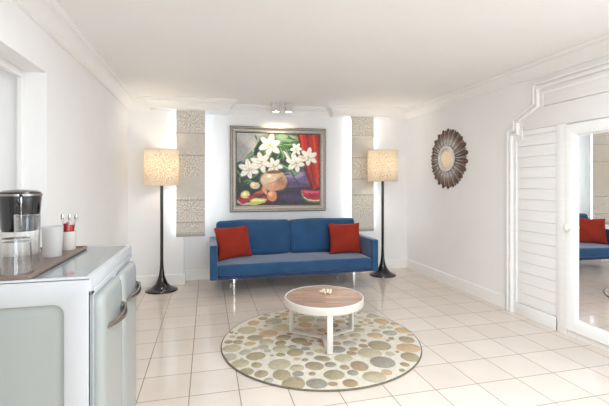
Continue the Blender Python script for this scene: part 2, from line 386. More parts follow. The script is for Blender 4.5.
# ================================================================ BLINDS
def burst(a, cx, cy, R, W, H, base, seed, rings=7):
    """embroidered chrysanthemum: rows of leaf-shaped stitches around a centre, cx, cy and R in metres"""
    r_ = np.random.RandomState(seed); h, w_, _ = a.shape
    Y, X = np.mgrid[0:h, 0:w_]; X = (X+.5)/w_*W; Y = (Y+.5)/h*H
    for k in range(rings):
        rad = R*(.12+.88*k/(rings-1)); n = int(6+k*5.2)
        for i in range(n):
            an = 2*PI*(i+.5*(k % 2))/n+r_.uniform(-.3, .3); rr_ = rad*r_.uniform(.86, 1.1); tw = r_.uniform(-.7, .7)
            px, py = cx+rr_*math.cos(an), cy+rr_*math.sin(an); L_, w2 = R*.085, R*.036
            for sgn, col in ((1, base[0]), (-1, base[1])):
                ox = sgn*w2*.8
                an2 = an+tw; dx = X-px+math.sin(an2)*ox; dy = Y-py-math.cos(an2)*ox
                u = dx*math.cos(an2)+dy*math.sin(an2); v = -dx*math.sin(an2)+dy*math.cos(an2)
                m = np.clip(1.3-((u/L_)**2+(v/w2)**2), 0, 1)[..., None]
                a[:] = a*(1-m*.8)+np.array(col)*m*.8
def blind(label, x0, x1, z0, z1, y, centres, seams, seed):
    W, H = x1-x0, z1-z0; t = thing('roman_blind', label, 'blind', ((x0+x1)/2, y, z0), group=None)
    a = np.ones((int(H/.0088), int(W/.0088), 3))*np.array([212, 206, 196.])
    a *= 1+rng.uniform(-.03, .03, a.shape[:2])[..., None]
    for cz_, R in centres: burst(a, W/2, z1-cz_, R, W, H, ((248, 245, 237), (170, 160, 145)), seed+int(cz_*10))
    for s in seams:
        j = int((z1-s)/H*a.shape[0]); a[max(0, j):j+1] *= .82
    j = int((z1-z0-.05)/H*a.shape[0]); a[j:j+1] *= .85
    fold = lambda v: sum(.008*math.exp(-((z0+v*H-s-.01)/.018)**2) for s in seams)
    fab = sheet('fabric_panel', a, lambda u, v: (-W/2+u*W, -.006-fold(v), v*H), M_blind, t, thick=.004)
    link('hem_bar', B(None, -W/2, W/2, -.012, .008, -.004, .034, .004), M_hem, t)
    link('head_rail', B(None, -W/2, W/2, -.004, .03, H-.03, H+.012, .003), M_trim, t)
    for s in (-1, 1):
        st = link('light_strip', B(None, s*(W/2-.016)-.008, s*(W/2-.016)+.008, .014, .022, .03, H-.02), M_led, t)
    return t
M_hem = mat('blind_hem_fabric', srgb(176, 168, 158), .8, bump=.1, bscale=200)
blind('beige embroidered roman blind on the left, beside the lamp in front of the wall step', -.415, -.028, .685, 2.44, 5.665,
      [(2.30, .165), (1.69, .165), (1.06, .17), (.82, .10)], [2.13, 1.82, 1.19, .88], 3)
blind('beige embroidered roman blind on the right, behind the lamp near the corner', 2.243, 2.636, .655, 2.495, 5.872,
      [(2.35, .165), (1.67, .165), (1.06, .17)], [2.19, 1.84, 1.50, 1.24], 11)

# ================================================================ PAINTING
PW, PH = 1.51, 1.305
pt = thing('framed_painting', 'framed still life painting of white lilies, fruit and a red drape above the blue sofa', 'painting', (1.09, YB, 1.643))
prof = [(0, .002, .004), (0, .034, .004), (.006, .040, .004), (.018, .044, .004), (.028, .038, .003), (.036, .030, .003), (.072, .022, .003), (.080, .026, .003), (.088, .026, .003), (.094, .014, .003), (.104, .012, .003)]
link('frame', loops(None, PW, PH, prof, lambda u, v, n: Vector((u, -n, v)), cap=False, n=2, mis=[1, 1, 0, 0, 0, 0, 0, 0, 0, 1]), [M_silver, M_silverd], pt, sharp=50)
cw, ch = 208, 176
X0, Y0, SX, SY = 47., 60., 358./cw, 305./ch
A = np.zeros((ch, cw, 3)); gy, gx = np.mgrid[0:ch, 0:cw]; gx = X0+(gx+.5)*SX; gy = Y0+(gy+.5)*SY
def smooth_noise(n, amp, seed):
    r = np.random.RandomState(seed).uniform(-1, 1, (n+2, n+2)); u = (gx-X0)/358*n; v = (gy-Y0)/305*n
    i, j = u.astype(int), v.astype(int); fu, fv = u-i, v-j
    return amp*((r[j, i]*(1-fu)+r[j, i+1]*fu)*(1-fv)+(r[j+1, i]*(1-fu)+r[j+1, i+1]*fu)*fv)
wx, wy = smooth_noise(14, 5, 1), smooth_noise(14, 5, 2)
def ell(cx, cy, rx, ry, col, ang=0, soft=.15, op=1., warp=1.):
    a = math.radians(ang); dx, dy = gx+wx*warp-cx, gy+wy*warp-cy
    u = dx*math.cos(a)+dy*math.sin(a); v = -dx*math.sin(a)+dy*math.cos(a)
    m = np.clip((1-np.sqrt((u/rx)**2+(v/ry)**2))/soft+.5, 0, 1)[..., None]*op
    A[:] = A*(1-m)+np.array(col)*m
def poly(P, col, op=1.):
    ins = np.zeros(gx.shape, bool); xx, yy = gx+wx*.5, gy+wy*.5
    for (x1, y1), (x2, y2) in zip(P, P[1:]+P[:1]):
        if y1 == y2: continue
        c = ((y1 > yy) != (y2 > yy)) & (xx < (x2-x1)*(yy-y1)/(y2-y1)+x1); ins ^= c
    m = ins[..., None]*op; A[:] = A*(1-m)+np.array(col)*m
A[:] = (66, 72, 62)
ell(80, 95, 80, 75, (196, 190, 184), 0, .7); ell(60, 150, 40, 60, (150, 148, 146), 0, .7); ell(140, 75, 60, 30, (170, 170, 168), 0, .7)
ell(240, 100, 90, 60, (78, 96, 74), 0, .6); ell(260, 75, 50, 14, (130, 158, 124), 5, .4)
ell(110, 240, 80, 50, (34, 56, 40), 0, .6); ell(240, 190, 70, 60, (40, 66, 44), 0, .5)
ell(300, 255, 75, 45, (108, 90, 128), 0, .6); ell(290, 235, 50, 14, (150, 138, 170), -8, .5); ell(320, 280, 60, 14, (84, 66, 104), 5, .6)
poly([(47, 300), (410, 285), (410, 370), (47, 370)], (52, 34, 54), .85); ell(290, 335, 60, 16, (70, 52, 92), 0, .6); ell(80, 290, 50, 25, (36, 44, 38), 0, .5)
for i in range(120):                         # leaf and brush strokes
    r = rng; x, y = r.uniform(55, 310), r.uniform(70, 290); g = r.uniform(0, 1)
    if x < 120 and y < 150: continue
    ell(x, y, r.uniform(10, 24), r.uniform(2, 4.5), ((30, 62, 36), (78, 112, 70), (22, 40, 30), (120, 150, 100), (60, 50, 80))[r.randint(5)], r.uniform(-80, 80), .5, .75)
poly([(303, 60), (410, 60), (410, 285), (378, 300), (352, 240), (330, 175)], (178, 40, 24))
for x1, x2, c in ((312, 352, (208, 66, 40)), (340, 374, (128, 22, 18)), (372, 392, (214, 74, 44)), (396, 404, (126, 24, 18))):
    poly([(x1, 60), (x1+12, 60), (x2+12, 285), (x2, 270)], c, .75)
poly([(303, 60), (314, 60), (345, 190), (380, 295), (366, 298), (330, 200)], (96, 18, 18), .8)
for ax, ay, L_, w2, an in ((140, 105, 34, 7, -50), (160, 120, 40, 6, 80), (235, 140, 40, 7, 70), (265, 150, 38, 6, 60), (110, 150, 40, 5, -45), (95, 160, 32, 5, -60),
                           (250, 205, 30, 8, 30), (275, 215, 26, 7, 60), (175, 225, 30, 7, -40), (150, 215, 26, 8, 20), (225, 110, 28, 5, 20), (255, 92, 34, 6, 4), (270, 108, 34, 5, -8)):
    ell(ax, ay, L_, w2, (62, 116, 58), an, .3); ell(ax+2, ay-2, L_*.8, w2*.3, (152, 186, 128), an, .4)
def lily(cx, cy, R, rot, n=6, tone=(240, 236, 226)):
    for k in range(n):
        a = rot+360./n*k; rad = math.radians(a); L_ = R*(.62 if k % 2 else .7)
        ell(cx+math.cos(rad)*R*.5+2, cy+math.sin(rad)*R*.5+2, L_*.85, R*.29, (158, 152, 142), a, .3, .8, .5)
        ell(cx+math.cos(rad)*R*.5, cy+math.sin(rad)*R*.5, L_*.85, R*.27, tone, a, .25, 1, .5)
        ell(cx+math.cos(rad)*R*.45, cy+math.sin(rad)*R*.45, L_*.5, R*.025, (196, 190, 172), a, .6, .7, .5)
    ell(cx, cy, R*.16, R*.16, (206, 204, 150), 0, .8, .8); ell(cx, cy, R*.06, R*.06, (176, 146, 60), 0, .6)
ell(136, 122, 10, 34, (30, 52, 34), 25, .3); lily(96, 212, 40, 20); lily(150, 182, 42, 75); lily(186, 108, 46, 40); lily(204, 197, 34, 10)
ell(262, 158, 36, 7, (226, 224, 206), 55, .3); lily(296, 182, 40, 15); lily(300, 124, 26, 60); lily(356, 156, 38, 35); ell(328, 158, 20, 5, (222, 218, 196), 10, .3)
ell(202, 262, 57, 46, (214, 178, 138), 0, .08); ell(188, 250, 38, 30, (232, 204, 168), 0, .7); ell(232, 275, 24, 30, (160, 110, 78), 20, .8, .8); ell(205, 285, 40, 16, (222, 150, 120), 0, .7, .7)
ell(203, 224, 34, 7, (122, 88, 62), 0, .3); ell(180, 240, 12, 7, (250, 238, 216), -20, .6); ell(214, 258, 38, 2.5, (150, 104, 74), -25, .5, .7)
ell(122, 282, 20, 18, (226, 200, 160), 0, .2); ell(116, 276, 8, 8, (246, 230, 200), 0, .6)
ell(112, 350, 62, 13, (196, 192, 190), 0, .15); ell(112, 346, 54, 10, (70, 40, 44), 0, .2)
ell(78, 342, 20, 16, (176, 26, 28), 0, .2); ell(112, 338, 20, 15, (196, 40, 34), 0, .2); ell(160, 344, 20, 16, (180, 26, 30), 0, .2); ell(85, 321, 20, 17, (222, 206, 124), 0, .2); ell(82, 316, 8, 6, (246, 240, 190), 0, .6)
ell(140, 315, 36, 9, (196, 92, 54), -28, .3); ell(162, 304, 20, 8, (222, 158, 112), 70, .3); ell(120, 325, 26, 6, (150, 40, 30), -10, .3)
ell(194, 327, 24, 22, (222, 140, 92), 0, .12); ell(188, 320, 11, 10, (244, 190, 146), 0, .7); ell(137, 349, 36, 13, (196, 204, 96), -8, .2); ell(135, 345, 26, 5, (236, 236, 160), -8, .5); ell(176, 350, 10, 8, (110, 24, 40), 0, .3)
poly([(322, 303), (345, 300), (406, 306), (406, 358), (350, 354), (328, 338)], (232, 214, 190)); poly([(326, 302), (346, 299), (406, 305), (406, 346), (350, 344), (333, 330)], (190, 44, 72))
poly([(332, 303), (404, 309), (404, 318), (336, 314)], (226, 92, 116), .8); ell(365, 330, 26, 7, (150, 22, 52), 5, .5, .8)
poly([(320, 303), (326, 302), (333, 336), (352, 350), (406, 352), (406, 358), (350, 357), (327, 340)], (90, 128, 70)); 
for i in range(9): ell(342+i*7.2, 322+5*math.sin(i*2.1), 1.8, 2.4, (40, 14, 20), 0, .3, 1, 0)
A += smooth_noise(60, 9, 5)[..., None]+rng.uniform(-6, 6, A.shape[:2])[..., None]
IW, IH = PW-.204, PH-.204
sheet('canvas', A, lambda u, v: ((u-.5)*IW, -.013, (v-.5)*IH), M_paint, pt)
link('backing', B(None, -IW/2, IW/2, -.012, -.001, -IH/2, IH/2), M_silverd, pt)

# ================================================================ CEILING SPOTS
def spot(label, x, y):
    z = zc(x); t = thing('ceiling_spotlight', label, 'spotlight', (x, y, z), group='spotlights over the painting')
    link('housing', lathe(None, [(0, -.002), (.056, -.002), (.058, -.006), (.058, -.128), (.055, -.132), (.050, -.132), (.048, -.112), (0, -.112)], 40), M_spot, t)
    link('lens', lathe(None, [(0, -.116), (.044, -.116), (.044, -.1125), (0, -.1125)], 32), M_spotlens, t)
    l = bpy.data.lights.new('spot_beam', 'SPOT'); l.energy = 8; l.color = (1, .84, .62); l.spot_size = 2.1; l.spot_blend = .8; l.shadow_soft_size = .03
    o = bpy.data.objects.new('spot_beam', l); C.objects.link(o); o.parent = t; o.location = (0, 0, -.135); o.rotation_euler = (math.radians(16), 0, 0)
M_spot = mat('grey_spot_metal', srgb(215, 210, 206), .5)
spot('left one of the two grey ceiling spotlights above the painting', .985, 5.66)
spot('right one of the two grey ceiling spotlights above the painting', 1.175, 5.66)

# ================================================================ SOFA
sf = thing('sofa', 'long blue velvet sofa with thin arms and slim chrome legs under the painting', 'sofa', (1.165, 5.4, 0))
def spart(name, bm, m, p=None): return part(name, bm, m, p or sf, sharp=50)
a0, a1, b0, b1 = .03, 2.30, 4.95, 5.86
spart('arm', soft_box(None, (a0+.05), (b0+b1)/2, .43, .095, b1-b0, .44, .018, 14), M_velvet)
spart('arm', soft_box(None, (a1-.05), (b0+b1)/2, .43, .095, b1-b0, .44, .018, 14), M_velvet)
spart('base_frame', soft_box(None, (a0+a1)/2, (b0+b1)/2+.01, .232, a1-a0-.19, b1-b0-.03, .044, .012, 14), M_pipe)
spart('seat_cushion', soft_box(None, (a0+a1)/2, 5.36, .325, a1-a0-.196, .79, .142, .026, 26, bulge=(0, .004, .008), wob=.002, seed=3), M_velvet)
spart('backrest', soft_box(None, (a0+a1)/2, 5.81, .46, a1-a0-.2, .09, .50, .02, 12), M_velvet)
for i, xc in enumerate((.655, 1.685)):
    R = Matrix.Rotation(math.radians(-9), 4, 'X')
    c_ = spart('back_cushion', soft_box(None, xc, 5.63, .645, 1.055 if i == 0 else 1.03, .17, .49, .05, 26, bulge=(.004, .035, .012), wob=.004, seed=9+i, M=R), M_velvet)
for x in (.335, 1.965):
    for y in (5.02, 5.72):
        bm = B(None, x-.016, x+.016, y-.006, y+.006, 0, .205, .002); B(bm, x-.05, x+.05, y-.02, y+.02, .202, .2105, .002)
        spart('leg', bm, M_chrome)

def pillow(label, loc, size, hgt, thick, rx, rz, ry, seed):
    """square cushion with pinched corners, standing upright"""
    n = 26; bm = bmesh.new(); V = {}
    rd = random.Random(seed); ph = [rd.uniform(0, 6) for _ in range(6)]
    for s in (-1, 1):
        for i in range(n+1):
            for j in range(n+1):
                u, v = 2*i/n-1, 2*j/n-1; edge = i in (0, n) or j in (0, n)
                if edge and s == 1: V[s, i, j] = V[-1, i, j]; continue
                k = 1-.075*(1-u*u)*abs(v)**3; k2 = 1-.075*(1-v*v)*abs(u)**3
                x = u*size/2*k2; z = v*hgt/2*k
                t = 0 if edge else thick/2*((1-u*u)*(1-v*v))**.42*(1+.10*math.sin(3*u+ph[0])*math.cos(2.6*v+ph[1])+.05*math.sin(9*u*v+ph[2]))
                V[s, i, j] = bm.verts.new((x, s*t, z))
    for s in (-1, 1):
        for i in range(n):
            for j in range(n): bm.faces.new((V[s, i, j], V[s, i+1, j], V[s, i+1, j+1], V[s, i, j+1]))
    o = link('throw_cushion', bm, M_red, sharp=70); o.location = loc
    o.rotation_euler = (rx, ry, rz); tag(o, label, 'cushion', 'rust red throw cushions on the sofa')
    return o
pillow('rust red cushion tilted against the left arm of the blue sofa', (.350, 5.365, .620), .51, .44, .15, math.radians(-14), math.radians(23), math.radians(-1.5), 2)
pillow('rust red cushion standing upright near the right arm of the blue sofa', (1.955, 5.365, .623), .485, .45, .15, math.radians(-15), math.radians(-2), math.radians(0), 5)

# ================================================================ FLOOR LAMPS
def floor_lamp(label, x, y, ztop, seed, r):
    t = thing('floor_lamp', label, 'lamp', (x, y, 0), group='tulip base floor lamps'); h = .478; zb = ztop-h
    link('base', lathe(None, [(0, 0), (.205, 0), (.207, .006), (.200, .014), (.165, .028), (.120, .052), (.082, .09), (.056, .14), (.038, .20), (.028, .27), (.023, .34), (.0215, .40), (0, .40)], 64), M_dark, t, sharp=60)
    link('pole', lathe(None, [(0, .39), (.0205, .39), (.0205, zb+.10), (0, zb+.10)], 20), M_dark, t)
    link('bulb', lathe(None, [(0, .185), (.02, .19), (.045, .23), (.052, .265), (.045, .30), (.025, .325), (0, .33)], 24, (0, 0, zb)), M_bulb, t)
    link('lamp_socket', lathe(None, [(0, .09), (.022, .09), (.022, .187), (0, .187)], 20, (0, 0, zb)), M_dark, t)
    W, H = 2*PI*r, h
    a = np.ones((48, 144, 3))*np.array([214, 202, 184.]); a *= 1+rng.uniform(-.02, .02, a.shape[:2])[..., None]
    for k in range(4): burst(a, W*(k+.5)/4+.02, H/2, .19, W, H, ((230, 221, 206), (184, 162, 130)), seed+k, 8)
    th0 = -PI/2-PI/4-.0+math.atan2(-x, y)
    sh = sheet('lamp_shade', a, lambda u, v: (r*math.cos(th0+u*2*PI), r*math.sin(th0+u*2*PI), zb+v*h), M_shade, t)
    for z in (zb, ztop-.006):
        link('shade_hoop', lathe(None, [(r-.003, z), (r+.003, z), (r+.003, z+.006), (r-.003, z+.006)], 64, close=True), M_hoop, t)
    bm = bmesh.new()
    for k in range(3):
        an = k*2*PI/3+.4; tube(bm, [(0, 0, zb+.12), ((r-.002)*math.cos(an), (r-.002)*math.sin(an), zb+.006)], .003, 6)
    link('shade_carrier', bm, M_dark, t)
    l = bpy.data.lights.new('lamp_glow', 'POINT'); l.energy = 18; l.color = (1, .86, .68); l.shadow_soft_size = .06
    o = bpy.data.objects.new('lamp_glow', l); C.objects.link(o); o.parent = t; o.location = (0, 0, zb+.26)
    return t
M_hoop = mat('shade_rim_tape', srgb(206, 184, 152), .7)
floor_lamp('tall black floor lamp with lit drum shade at the left end of the sofa', -.585, 5.49, 1.872, 21, .217)
floor_lamp('tall black floor lamp with lit drum shade at the right end of the sofa', 2.655, 5.575, 1.935, 31, .23)

# ================================================================ RUG
RX, RY, RR = 1.0, 3.39, .882
rg = thing('round_rug', 'round cream rug with olive, tan and grey pebble spots under the coffee table', 'rug', (RX, RY, 0))
bm = lathe(None, [(0, 0), (RR-.006, 0), (RR, .003)], 160, mi=0)
link('rug_binding', lathe(None, [(RR-.004, .001), (RR, .001), (RR+.004, .006), (RR+.001, .0125), (RR-.006, .013)], 160, close=True), M_rugedge, rg)
bm = lathe(None, [(RR-.004, .0005), (RR-.004, .012), (RR*.6, .0125), (0, .0125)], 160)
DISCS = [(float(p[0]), float(p[1]), float(p[2]), p[3]) for p in (s.split(',') for s in """-0.543,0.545,0.066,t;-0.625,0.365,0.094,l;-0.34,0.542,0.091,y;-0.441,0.234,0.092,t;-0.292,0.35,0.092,b;-0.573,0.159,0.07,o;-0.487,0.045,0.069,l;-0.323,0.102,0.068,o;-0.814,0.127,0.037,o;-0.734,0.102,0.046,o;-0.794,-0.015,0.08,l;-0.37,-0.011,0.052,n;-0.532,-0.056,0.052,y;-0.605,-0.077,0.032,y;-0.688,-0.118,0.053,y;-0.505,-0.141,0.033,y;-0.389,-0.131,0.076,l;-0.827,-0.183,0.066,y;-0.612,-0.215,0.078,o;-0.485,-0.238,0.019,o;-0.413,-0.242,0.038,d;-0.285,-0.224,0.074,d;-0.288,-0.117,0.04,g;-0.185,-0.178,0.04,g;-0.149,-0.087,0.045,n;-0.198,-0.001,0.073,o;-0.747,-0.317,0.07,l;-0.626,-0.372,0.045,o;-0.453,-0.403,0.091,l;-0.333,-0.493,0.054,l;-0.195,-0.496,0.072,d;-0.117,-0.378,0.047,g;-0.713,-0.463,0.056,o;-0.61,-0.522,0.054,o;-0.466,-0.572,0.074,o;-0.346,-0.588,0.043,g;-0.245,-0.613,0.028,n;-0.574,-0.63,0.037,y;-0.409,-0.715,0.091,o;-0.25,-0.755,0.074,g;0.002,0.528,0.093,l;-0.051,0.368,0.07,t;0.146,0.456,0.053,l;-0.165,0.237,0.063,l;-0.009,0.051,0.065,t;-0.053,0.221,0.045,b;0.067,0.191,0.045,t;0.042,0.311,0.037,b;-0.195,0.727,0.05,t;-0.433,0.651,0.049,o;-0.735,0.308,0.018,n;-0.157,0.483,0.043,y;-0.728,-0.238,0.015,y;0.729,0.274,0.079,t;0.707,0.439,0.07,l;0.833,0.179,0.047,t;0.827,0,0.079,t;0.671,-0.033,0.066,y;0.512,-0.051,0.072,t;0.571,0.052,0.045,l;0.599,0.342,0.043,t;0.523,0.224,0.042,b;0.413,0.104,0.061,l;0.66,0.111,0.037,l;0.731,0.093,0.032,l;0.748,-0.211,0.074,o;0.674,-0.374,0.1,t;0.457,-0.269,0.102,o;0.361,-0.136,0.032,o;0.315,-0.244,0.041,n;0.21,-0.282,0.04,n;0.219,-0.169,0.062,y;0.075,-0.257,0.07,g;0.165,-0.355,0.043,n;0.31,-0.392,0.101,l;0.068,-0.425,0.076,l;0.6,-0.537,0.08,o;0.343,-0.566,0.1,g;0.142,-0.581,0.076,n;0.302,-0.725,0.044,t;0.182,-0.767,0.085,l;0.053,-0.67,0.044,g;0.023,-0.575,0.039,n;-0.068,-0.508,0.046,g;-0.092,-0.666,0.078,o;-0.142,-0.789,0.033,n;-0.083,-0.4,0.047,d;0.105,-0.14,0.041,o;0.333,-0.007,0.054,l;0.209,-0.032,0.043,b;0.223,0.14,0.034,n;0.556,0.425,0.039,b;0.578,0.177,0.028,b;0.545,-0.423,0.02,n;0.328,0.595,0.05,b""".split(';'))]
rd = random.Random(4); keys = 'tlybondg'; D = list(DISCS)
for _ in range(6000):                       # the spots the table and the far side hide
    if len(D) > 175: break
    an, q_ = rd.uniform(0, 2*PI), RR*math.sqrt(rd.random()); x, y, r = q_*math.cos(an), q_*math.sin(an), rd.uniform(.022, .085)
    if all(math.hypot(x-a, y-b) > r+c+.006 for a, b, c, _k in D) and q_+r < RR-.005: D.append((x, y, r, rd.choice(keys)))
for n_, (x, y, r, k) in enumerate(D):
    z = .0132+.00016*(n_ % 9); N_ = 30; top = []; bot = []; e = rd.uniform(.9, 1.08); ro = rd.uniform(0, PI)
    for i in range(N_):
        t = 2*PI*i/N_; dx, dy = r*e*math.cos(t), r/e*math.sin(t); px, py = x+dx*math.cos(ro)-dy*math.sin(ro), y+dx*math.sin(ro)+dy*math.cos(ro)
        q_ = math.hypot(px, py); f_ = min(1, (RR-.006)/q_); px, py = px*f_, py*f_
        top.append(bm.verts.new((x+(px-x)*.97, y+(py-y)*.97, z))); bot.append(bm.verts.new((px, py, .0118)))
    mi = 1+keys.index(k); f = bm.faces.new(top); f.material_index = mi
    for i in range(N_): f = bm.faces.new((bot[i], bot[(i+1) % N_], top[(i+1) % N_], top[i])); f.material_index = mi
link('rug_pile', bm, [M_rug]+[RUGM[k] for k in keys], rg, sharp=60)

# ================================================================ COFFEE TABLE
TX, TY, ZT = 1.035, 3.39, .40; zf = .0155
tb = thing('coffee_table', 'round wood-topped coffee table on a white metal frame standing on the rug', 'table', (TX, TY, zf))
h = ZT-zf
link('tabletop', lathe(None, [(0, h-.022), (.345, h-.022), (.345, h-.004), (.342, h-.001), (0, h-.001)], 96), M_wood, tb)
link('rim', lathe(None, [(.345, h-.066), (.356, h-.066), (.358, h-.063), (.358, h-.002), (.356, h), (.347, h), (.3455, h-.003)], 96, close=True), M_whitem, tb)
for k, an in enumerate((-98.7, 21.3, 141.3)):
    a = math.radians(an); Rz = Matrix.Rotation(a, 4, 'Z')
    bm = B(None, .322, .345, -.024, .024, 0, h-.022, .002); bm.transform(Rz); link('leg', bm, M_whitem, tb)
    bm = B(None, .012, .325, -.024, .024, 0, .012, .0015); bm.transform(Rz); link('stretcher', bm, M_whitem, tb)
link('stretcher_hub', lathe(None, [(0, 0), (.03, 0), (.03, .0125), (0, .0125)], 6), M_whitem, tb)
# coral ornament
bm = bmesh.new(); rd = random.Random(8)
for k in range(11):
    a = k*2.4; q_ = .012+.034*math.sqrt(k/11); r_ = rd.uniform(.010, .017)
    t = bmesh.new(); bmesh.ops.create_icosphere(t, subdivisions=2, radius=r_)
    for v in t.verts:
        v.co *= 1+.25*math.sin(v.co.x*300+k)*math.cos(v.co.y*260+k); v.co.z *= 1.1
        v.co += Vector((q_*math.cos(a)*1.25, q_*math.sin(a), .014+.018*(1-q_/.05)))
        v.co.z = max(v.co.z, 0)
    me = bpy.data.meshes.new('t'); t.to_mesh(me); t.free(); bm.from_mesh(me); bpy.data.meshes.remove(me)
o = link('coral_ornament', bm, M_shell, sharp=60); o.location = (1.075, 3.455, ZT); tag(o, 'small cream coral ornament lying on the round coffee table', 'ornament')

# ================================================================ SUNBURST MIRROR
sm = thing('sunburst_mirror', 'round sunburst mirror with brown and white wooden petals on the right wall', 'mirror', (XR, 4.81, 1.772))
TS = lambda a, r, n: Vector((-n, r*math.sin(a), r*math.cos(a)))
pm = {}
def petal_mesh(r0, r1, w0, w1, n0, n1, key, cols):
    bm = bmesh.new(); nr, nw = 10, 4; cl = bm.loops.layers.float_color.new('Col'); G = []
    for i in range(nr+1):
        t = i/nr; r = r0+(r1-r0)*t; w = (w0+(w1-w0)*t**1.25)*(1 if t < .82 else math.sqrt(max(0, 1-((t-.82)/.185)**2)))
        nn = n0+(n1-n0)*t-(.012*max(0, t-.8)/.2)
        row = [bm.verts.new((-(nn+.012*(1-(2*j/nw-1)**2)), w*(2*j/nw-1), r)) for j in range(nw+1)]; G.append((row, t))
    for (a, t), (b, t2) in zip(G, G[1:]):
        for j in range(nw):
            f = bm.faces.new((a[j], a[j+1], b[j+1], b[j])); tm = (t+t2)/2
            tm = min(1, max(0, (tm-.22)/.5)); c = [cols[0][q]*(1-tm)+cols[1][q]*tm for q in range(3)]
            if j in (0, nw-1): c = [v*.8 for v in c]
            L_ = srgb(*c)
            for lp in f.loops: lp[cl] = L_
    ext = bmesh.ops.extrude_face_region(bm, geom=bm.faces[:])
    for v in ext['geom']:
        if isinstance(v, bmesh.types.BMVert): v.co.x = min(v.co.x+.012, -.001)
    return bm
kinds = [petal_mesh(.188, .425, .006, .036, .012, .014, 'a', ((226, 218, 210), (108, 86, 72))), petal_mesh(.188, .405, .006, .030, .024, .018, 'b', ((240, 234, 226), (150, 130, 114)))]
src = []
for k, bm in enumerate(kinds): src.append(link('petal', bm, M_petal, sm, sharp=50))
NP = 44
for i in range(NP):
    s = src[i % 2]
    o = s if i < 2 else s.copy()
    if i >= 2: C.objects.link(o); o.parent = sm
    o.rotation_euler = (2*PI*i/NP, 0, 0); sc_ = 1+.025*math.sin(i*2.7); o.scale = (1, sc_, sc_)
def onwall(bm):
    bm.transform(Matrix.Rotation(-PI/2, 4, 'Y')); return bm
link('mirror_surround', onwall(lathe(None, [(.132, .028), (.136, .05), (.150, .060), (.166, .058), (.176, .048), (.181, .046), (.183, .028), (.16, .002), (.132, .02)], 64, close=True)), M_ring, sm)
link('mirror_glass', onwall(lathe(None, [(0, .036), (.133, .036), (.133, .030), (0, .030)], 64)), M_oldmirror, sm)
link('backing', onwall(lathe(None, [(0, 0), (.31, 0), (.31, .006), (0, .006)], 48)), M_silverd, sm)

# ================================================================ MINIBAR CABINET
CX0, CX1, CY0, CY1, ZC = -1.10, -.445, 1.70, 2.555, 1.05
cb = thing('minibar_cabinet', 'white enamelled cabinet with two rounded fridge doors and a grey top at the left', 'cabinet', ((CX0+CX1)/2, (CY0+CY1)/2, 0))
cp = lambda n, bm, m, p=None, **k: part(n, bm, m, p or cb, **k)
bm = B(None, CX0, CX1-.008, CY0+.014, CY1, .02, ZC-.055, .004); B(bm, CX0+.03, CX1-.04, CY0+.04, CY1-.03, 0, .03)
cp('body', bm, M_cab)
bm = B(None, CX0, CX1, CY0+.015, CY1, ZC-.052, ZC-.006, .004); 
cp('top_slab', bm, M_cab)
rim = loops(None, CX1-CX0, CY1-CY0, [(0, ZC-.010, .006), (0, ZC-.003, .006), (.003, ZC, .005), (.022, ZC, .004), (.024, ZC-.004, .004)], lambda u, v, n: Vector(((CX0+CX1)/2+u, (CY0+CY1)/2+v, n)), cap=False)
cp('top_rim', rim, M_cab)
cp('glass_top', B(None, CX0+.022, CX1-.022, CY0+.022, CY1-.022, ZC-.012, ZC-.0025), M_cabtop)
pw, ph = CX1-CX0, ZC-.004
sp = loops(None, pw, ph, [(0, 0, .004), (0, .014, .004), (.003, .016, .004), (.092, .016, .045), (.098, .013, .042), (.104, .004, .036), (.112, .0025, .03)], lambda u, v, n: Vector(((CX0+CX1)/2+u, CY0+.016-n, .0+ph/2+v)), cap=False, n=8, mis=[0, 0, 0, 0, 1, 1])
spn = cp('end_panel', sp, [M_cab, M_cabdoor])
ins = loops(None, pw-.224, ph-.224, [(0, .0026, .03), (.02, .0055, .03), (.03, .006, .03)], lambda u, v, n: Vector(((CX0+CX1)/2+u, CY0+.016-n, ph/2+v)), n=8)
link('inset_panel', ins, M_cabdoor, spn)
# front frame round the doors
bm = B(None, CX1-.01, CX1, CY0, CY1, ZC-.075, ZC-.054, .002); B(bm, CX1-.010, CX1, CY0, CY0+.0415, .03, ZC-.06, .002); B(bm, CX1-.010, CX1, CY1-.02, CY1, .03, ZC-.06, .002); B(bm, CX1-.01, CX1, CY0, CY1, .02, .06, .002)
cp('front_frame', bm, M_cab)
M_han = M_steel
for k, (y0, y1) in enumerate(((CY0+.04, CY0+.425), (CY0+.445, CY1-.022))):
    z0, z1 = .06, ZC-.088
    d = cp('door', loops(None, y1-y0, z1-z0, [(.002, -.005, .05), (0, .006, .052), (.002, .018, .052), (.010, .028, .05), (.026, .034, .045), (.05, .036, .03), (.055, .0362, .03)], lambda u, v, n: Vector((CX1+n, (y0+y1)/2+u, (z0+z1)/2+v)), n=8), M_cabdoor, sharp=60)
    # bow handle: thin at the near end, bellying out and wide at the far end
    yn, yf, zh = y0+.06, y1-.035, .812; pts = []; ra = []; fl = []
    for i in range(19):
        t = i/18; y = yn+(yf-yn)*t; out = .034+.034*math.sin(PI*min(1, t**1.5))**.6 if 0 < t < 1 else .030
        pts.append((CX1+out, y, zh-.004*math.sin(PI*t))); ra.append(.006+.004*t); fl.append(.010+.020*t**1.4)
    hd = cp('handle', tube(None, pts, ra, 14, flat=fl), M_han, sharp=60)
    hd.parent = d; hd.matrix_parent_inverse = Matrix()
    bm = B(None, CX1+.034, CX1+.06, yf-.03, yf+.004, zh-.022, zh+.022, .006); ml = cp('handle_mount', bm, M_han); ml.parent = d; ml.matrix_parent_inverse = Matrix()

